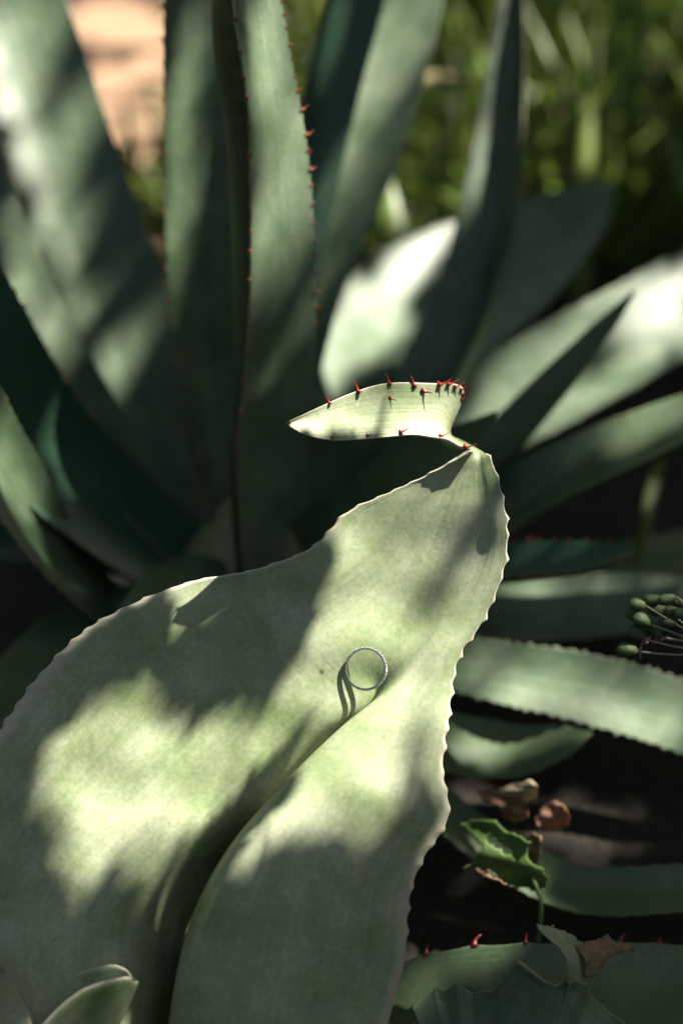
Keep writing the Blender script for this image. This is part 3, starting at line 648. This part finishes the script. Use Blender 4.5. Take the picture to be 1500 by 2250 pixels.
# ------------------------------------------------------------------ the tree whose bough hangs above and dapples the light
bpy.context.view_layer.update(); DG = bpy.context.evaluated_depsgraph_get()
E1 = SUN.cross(Vector((0, 0, 1))).normalized(); E2 = SUN.cross(E1)
SUNNY = [  # spots the sun reaches through the leaves: photograph place and radius
 (20,40,60),(70,130,60),(110,50,50),(40,230,50),(170,40,40),(100,330,40),(130,450,35),(160,540,25),(280,770,25),(290,60,120),(300,160,100),(240,20,90),(260,240,60),
 (590,60,50),(600,160,50),(615,270,50),(630,380,50),(640,480,40),(425,60,30),(420,180,25),(415,300,20),(850,60,50),(830,170,50),(780,320,40),(740,400,30),(870,20,40),
 (720,800,60),(760,720,60),(820,670,60),(890,600,60),(950,530,40),(850,740,40),(700,870,40),
 (1200,760,40),(1290,690,40),(1380,640,30),(1400,700,60),(1460,640,60),(1200,930,40),(1280,880,40),(1380,820,40),(1470,720,50),(1100,850,40),(1160,820,40),(1060,900,30),
 (150,1640,50),(120,1720,40),(200,1600,40),(280,1550,35),(200,1720,70),(280,1680,60),(420,1690,45),(520,1690,45),(600,1630,40),(650,1560,40),(330,1760,60),(420,1770,60),(500,1740,40),(250,1830,60),(170,1830,45),(330,1850,40),(210,1900,35),
 (700,1500,45),(760,1550,30),(800,1470,60),(840,1400,60),(880,1320,60),(900,1250,60),(800,1300,45),(870,1180,60),(960,1120,45),(1000,1070,35),(930,1070,30),(800,1200,45),(1060,1020,25),(960,1210,50),(1040,1250,40),(1000,1330,40),(1060,1330,25),(700,1590,35),
 (1042,1388,14),(1003,1480,10),(300,1322,14),(200,1383,16),(400,1288,10),
 (650,930,50),(700,925,70),(740,910,60),(780,900,70),(860,890,60),(940,890,60),(1000,880,40),(930,935,40),(1010,860,30),
 (1120,1470,40),(1200,1510,40),(1300,1530,40),(1400,1570,40),(1480,1600,40),(1120,1310,40),(1200,1320,30),(1290,1320,25),(1440,1285,30),
 (10,930,35),(40,1040,35),(70,1120,25),(50,520,25),(90,620,25),(120,720,20),(1225,1795,25),(1150,1735,20),(950,180,80),(1030,190,70),(855,450,50),(870,400,40),(690,60,40),(350,350,90),(345,430,90),(335,300,80),(385,570,20),
 (1000,50,90),(930,60,60),(1180,60,100),(1280,120,80),(1400,110,100),(1460,230,70),(1290,280,60),(1190,170,30),(930,330,30),(1420,1080,15),(1060,120,30),(1480,40,40),
 (1000,1430,10),(985,1530,8),(975,1700,6),(1060,1815,16),(1110,1830,14),(1120,1920,16),(1450,1340,16),(230,2150,14),(150,2210,16),(250,2130,10),(960,420,30),(1250,200,40),(1350,260,30),(1120,330,20)]
hits = []
for (px, py, r_) in SUNNY:
    d0 = Vector(P(px, py, 1.0)-CAM); ok, loc, *_ = scene.ray_cast(DG, Vector(CAM), d0.normalized())
    if ok: hits.append((loc.dot(E1), loc.dot(E2), (0.7 if 1480 < py < 1920 and px < 700 else 0.6)*r_*(loc-Vector(CAM)).length/FPX))
HT = np.array(hits)
far = list(hits)                                          # the broad pale leaf stands in an opening of the high crown
for px in range(40, 1110, 45):
    for py in range(1010, 2120, 45):
        d0 = Vector(P(px, py, 1.0)-CAM); ok, loc, _, _, ob_, _ = scene.ray_cast(DG, Vector(CAM), d0.normalized())
        if ok and ob_.name == FRONT.name: far.append((loc.dot(E1), loc.dot(E2), 0.006))
HF = np.array(far); C0 = Vector((0.05, 0.85, 0.2)); c1, c2_ = C0.dot(E1), C0.dot(E2); c3_ = C0.dot(SUN)
M_can = plain_material('tree_leaf', (0.045, 0.085, 0.018), (0.10, 0.16, 0.04), 14, 0.5, 0.15, 0.0)
M_bark = plain_material('tree_bark', (0.06, 0.045, 0.03), (0.16, 0.12, 0.085), 25, 0.9, 0, 0.8)
V = []; F = []
def canopy_leaf(pos, size):
    nn = Vector(rng.normal(0, 1, 3))*0.45+SUN*1.0; nn.normalize(); a = nn.orthogonal().normalized(); a.rotate(Matrix.Rotation(rng.uniform(0, 6.28), 3, nn)); b_ = nn.cross(a)
    o = len(V)
    for (x, y, z) in ((-1, 0, 0), (-.4, .42, .06), (.3, .40, .05), (1, 0, -.15), (.3, -.40, .05), (-.4, -.42, .06)):
        V.append(pos+a*x*size+b_*y*size+nn*z*size)
    F.append((o, o+1, o+2, o+3)); F.append((o, o+3, o+4, o+5))
def scatter(nl, ra, rb, s0, s1, hole):
    k = 0
    while k < nl:
        a, b_ = rng.uniform(-ra, ra), rng.uniform(-rb, rb)
        if hole and abs(a) < 0.75 and abs(b_) < 0.75: continue
        k += 1
        dist = np.hypot(HF[:, 0]-c1-a, HF[:, 1]-c2_-b_)-HF[:, 2]
        free = dist.min(); size = rng.uniform(0.035, 0.06)
        if free < 0.008: continue
        size = min(size, free*1.15+0.004)
        if size < 0.012: continue
        canopy_leaf(E1*(c1+a)+E2*(c2_+b_)+SUN*(c3_+rng.uniform(s0, s1)), size)
scatter(9000, 0.8, 0.8, 1.7, 2.7, False); scatter(7500, 2.4, 2.4, 1.8, 3.0, True)
# leaves added nearer, out of view, placed to cast the firmer shadows
NEAR = []
FIRM = [(270,1390),(350,1360),(430,1340),(520,1310),(600,1280),(660,1255),(640,1340),(560,1380),(480,1420),(400,1430),(560,1460),(290,1430),(200,1470),(130,1520),(70,1570),(25,1630),(480,1480),(420,1490),(330,1410),(240,1440),(160,1490),(100,1540)]
FOLD = [(330,2015),(380,1975),(430,1925),(480,1880),(530,1825),(580,1780),(400,1950),(455,1905),(505,1850),(560,1800),(620,1740),(420,1985),(350,2070),(450,1930),(500,1880),(340,2140),(360,2060),(385,2050),(345,2095),(320,2110),(375,2090),(400,2030),(300,2060),(430,1960)]  # tiny leaves added above these points to darken the leaf's fold
SOFT = [(15,1760),(20,1850),(50,1950),(130,2010),(80,2080),(230,2070),(180,2150),(30,2000),(120,2150),(280,2100),(1060,1115),(930,1960),(820,2020),(700,2060),(850,2120),(560,2080),(500,2160),(640,2140),(760,2120),(890,2040),(450,2180)]
HALF = [(860,1840),(930,1760),(790,1900),(640,1960)]
for (pts_, s0, s1, l0, l1, jt) in ((FOLD, 0.56, 0.64, 0.0035, 0.0065, 0.0015), (FIRM, 0.62, 0.85, 0.007, 0.013, 0.003), (SOFT, 1.0, 1.5, 0.014, 0.026, 0.006), (HALF, 1.6, 2.1, 0.010, 0.018, 0.008)):
  for (px, py) in pts_:
    d0 = Vector(P(px, py, 1.0)-CAM); ok, loc, *_ = scene.ray_cast(DG, Vector(CAM), d0.normalized())
    for q in range(7 if pts_ is HALF else 26 if pts_ is FOLD else 18 if pts_ is FIRM else 12):
        a, b_ = rng.normal(0, jt, 2); k1, k2 = loc.dot(E1)+a, loc.dot(E2)+b_
        free = (np.hypot(HT[:, 0]-k1, HT[:, 1]-k2)-0.8*HT[:, 2]).min(); size = min(rng.uniform(l0, l1), free*1.1+0.003)
        pos = E1*k1+E2*k2+SUN*(loc.dot(SUN)+rng.uniform(s0, s1)); rel = np.array(pos)-CAM; dz = rel@FW
        qx, qy = 750+FPX*(rel@RT)/dz, 1125-FPX*(rel@UP)/dz
        if size < 0.003 or (qx < 1680 and qy > -200): continue
        canopy_leaf(pos, size); NEAR.append((len(pts_), *pos))
# extra unseen crown leaves added overhead to cut the sky fill
for k in range(3600):
    pos = Vector((rng.uniform(-3.2, 3.4), rng.uniform(0.35, 4.6), rng.uniform(2.6, 3.7))); k1, k2 = pos.dot(E1), pos.dot(E2)
    free = (np.hypot(HF[:, 0]-k1, HF[:, 1]-k2)-HF[:, 2]).min(); size = min(rng.uniform(0.10, 0.17), free*0.9)
    if size > 0.03: canopy_leaf(pos, size)
TB = Vector((3.4, 3.0, 0)); tree = empty('tree', TB)
tag(tree, 'overhanging leafy tree beyond the agaves whose bough dapples them with shade', 'tree')
tag(mesh('crown', V, F, None, False, M_can, tree), None, None, None, 'stuff')
topc = C0+SUN*1.9
v, f = tube(cr(np.array([TB+Vector((0, 0, -.1)), TB+Vector((.05, -.03, 1.0)), TB+Vector((-.1, -.1, 2.2)), TB+Vector((-.5, -.4, 3.2))]), np.linspace(0, 3, 20)), np.linspace(0.13, 0.07, 20), 12); mesh('trunk', v, f, None, True, M_bark, tree)
st = TB+Vector((-.5, -.4, 3.15)); kb = 0
while kb < 6:
    a, b_ = rng.uniform(-1.6, 1.6, 2); e = C0+E1*a+E2*b_+SUN*rng.uniform(2.3, 2.9); md = (e+st)/2+Vector((0, 0, .15))
    bp_ = cr(np.array([st, md, e]), np.linspace(0, 2, 24)); pa, pb = bp_@np.array(E1), bp_@np.array(E2)
    kb += 1
    if min(np.hypot(HT[:, 0]-x, HT[:, 1]-y).min() for x, y in zip(pa, pb)) < 0.075: kb -= 0.97; continue
    v, f = tube(bp_, np.linspace(0.05, 0.008, 24), 8); mesh('branch', v, f, None, True, M_bark, tree)

NEAR = np.array(NEAR)
for gid in sorted(set(NEAR[:, 0])):                       # thin twigs added to carry the shadow-casting leaves
    part_ = NEAR[NEAR[:, 0] == gid][:, 1:]; part_ = part_[np.argsort(-part_[:, 2])]; k = np.linspace(0, len(part_)-1, 4).astype(int)
    base = np.array(C0+SUN*2.4+E1*0.9); p0 = part_[k]
    v, f = tube(cr(np.vstack([base, (base+p0[0])/2+np.array([0, 0, .25]), p0]), np.linspace(0, 5, 40)), np.linspace(0.0016, 0.00025, 40), 5); mesh('added_twig', v, f, None, True, M_bark, tree)

# ------------------------------------------------------------------ leafy screen added out of view on the near side to cut sky fill
V = []; F = []
for k in range(9000):
    az = rng.uniform(R(160), R(345)); rr = rng.uniform(1.8, 2.3); h = rng.uniform(0.0, 1.6)
    p = Vector((math.cos(az)*rr, 0.5+math.sin(az)*rr, h)); size = rng.uniform(0.04, 0.075)
    nn = Vector((-math.cos(az), -math.sin(az), 0.3))+Vector(rng.normal(0, .5, 3)); nn.normalize(); a = nn.orthogonal().normalized(); a.rotate(Matrix.Rotation(rng.uniform(0, 6.28), 3, nn)); b_ = nn.cross(a); o = len(V)
    for (x, y, z) in ((-1, 0, 0), (-.4, .42, .06), (.3, .40, .05), (1, 0, -.15), (.3, -.40, .05), (-.4, -.42, .06)): V.append(p+a*x*size+b_*y*size+nn*z*size)
    F.append((o, o+1, o+2, o+3)); F.append((o, o+3, o+4, o+5))
hb = Vector((0, -1.2, 0)); added_hedge = empty('added_hedge', hb); tag(added_hedge, 'unseen leafy screen added on the near side to cut sky light', 'added_hedge')
tag(mesh('foliage', V, F, None, False, M_can, added_hedge), None, None, None, 'stuff')
for az in range(165, 345, 20):
    c_, s_ = math.cos(R(az)), math.sin(R(az)); v, f = tube([(c_*2.08, .5+s_*2.08, -.05), (c_*2.05, .5+s_*2.05, .75), (c_*2.1, .5+s_*2.1, 1.45)], [.025, .02, .006], 7); mesh('stem', v, f, None, True, M_bark, added_hedge)

V = []; F = []  # second leafy screen, added out of view to block low sky light
for k in range(5200):
    az = rng.uniform(R(-18), R(163)); rr = rng.uniform(5.4, 6.2); h = 3.0*rng.random()
    p = Vector((math.cos(az)*rr, 0.5+math.sin(az)*rr, h)); size = rng.uniform(0.12, 0.22)
    nn = Vector((-math.cos(az), -math.sin(az), 0.3))+Vector(rng.normal(0, .5, 3)); nn.normalize(); a = nn.orthogonal().normalized(); a.rotate(Matrix.Rotation(rng.uniform(0, 6.28), 3, nn)); b_ = nn.cross(a); o = len(V)
    for (x, y, z) in ((-1, 0, 0), (-.4, .42, .06), (.3, .40, .05), (1, 0, -.15), (.3, -.40, .05), (-.4, -.42, .06)): V.append(p+a*x*size+b_*y*size+nn*z*size)
    F.append((o, o+1, o+2, o+3)); F.append((o, o+3, o+4, o+5))
hb = Vector((0, 6.2, 0)); added_hedge2 = empty('added_hedge', hb); tag(added_hedge2, 'unseen tall leafy screen added beyond the grass to cut low sky light', 'added_hedge')
tag(mesh('foliage', V, F, None, False, M_can, added_hedge2), None, None, None, 'stuff')
for az in range(-15, 163, 16):
    c_, s_ = math.cos(R(az)), math.sin(R(az)); v, f = tube([(c_*5.8, .5+s_*5.8, -.05), (c_*5.75, .5+s_*5.75, 1.4), (c_*5.8, .5+s_*5.8, 2.8)], [.05, .04, .012], 7); mesh('stem', v, f, None, True, M_bark, added_hedge2)

# ------------------------------------------------------------------ small yellow-green herb on the bare soil
M_herb = plain_material('yellow_green_herb', (0.13, 0.19, 0.030), (0.27, 0.31, 0.075), 40, 0.5, 0.35, 0.0)
for (px, py, d, nb, hh, lab) in ((345, 480, 1.62, 26, .15, 'small bright yellow-green herb growing on the bare soil between two agave leaves'), (680, 110, 2.1, 26, .22, 'yellow-green herb glimpsed beside the red-toothed upright agave leaf')):
    hb = P(px, py, d); hb = CAM+(hb-CAM)*(CAMZ/(CAMZ-hb[2])); hb[2] = 0
    herb = empty('herb', hb); tag(herb, lab, 'herb', 'herbs on the soil')
    for k in range(nb):
        az = rng.uniform(0, 6.28); sd = np.array([-math.sin(az), math.cos(az), 0.])
        base = hb+np.array([rng.normal(0, .03), rng.normal(0, .03), -.005])
        V, F = ribbon(blade_pts(base, hh*rng.uniform(.5, 1.1), rng.uniform(.03, .12), az, 7), rng.uniform(.012, .026), sd, .15); mesh('leaf', V, F, None, True, M_herb, herb)
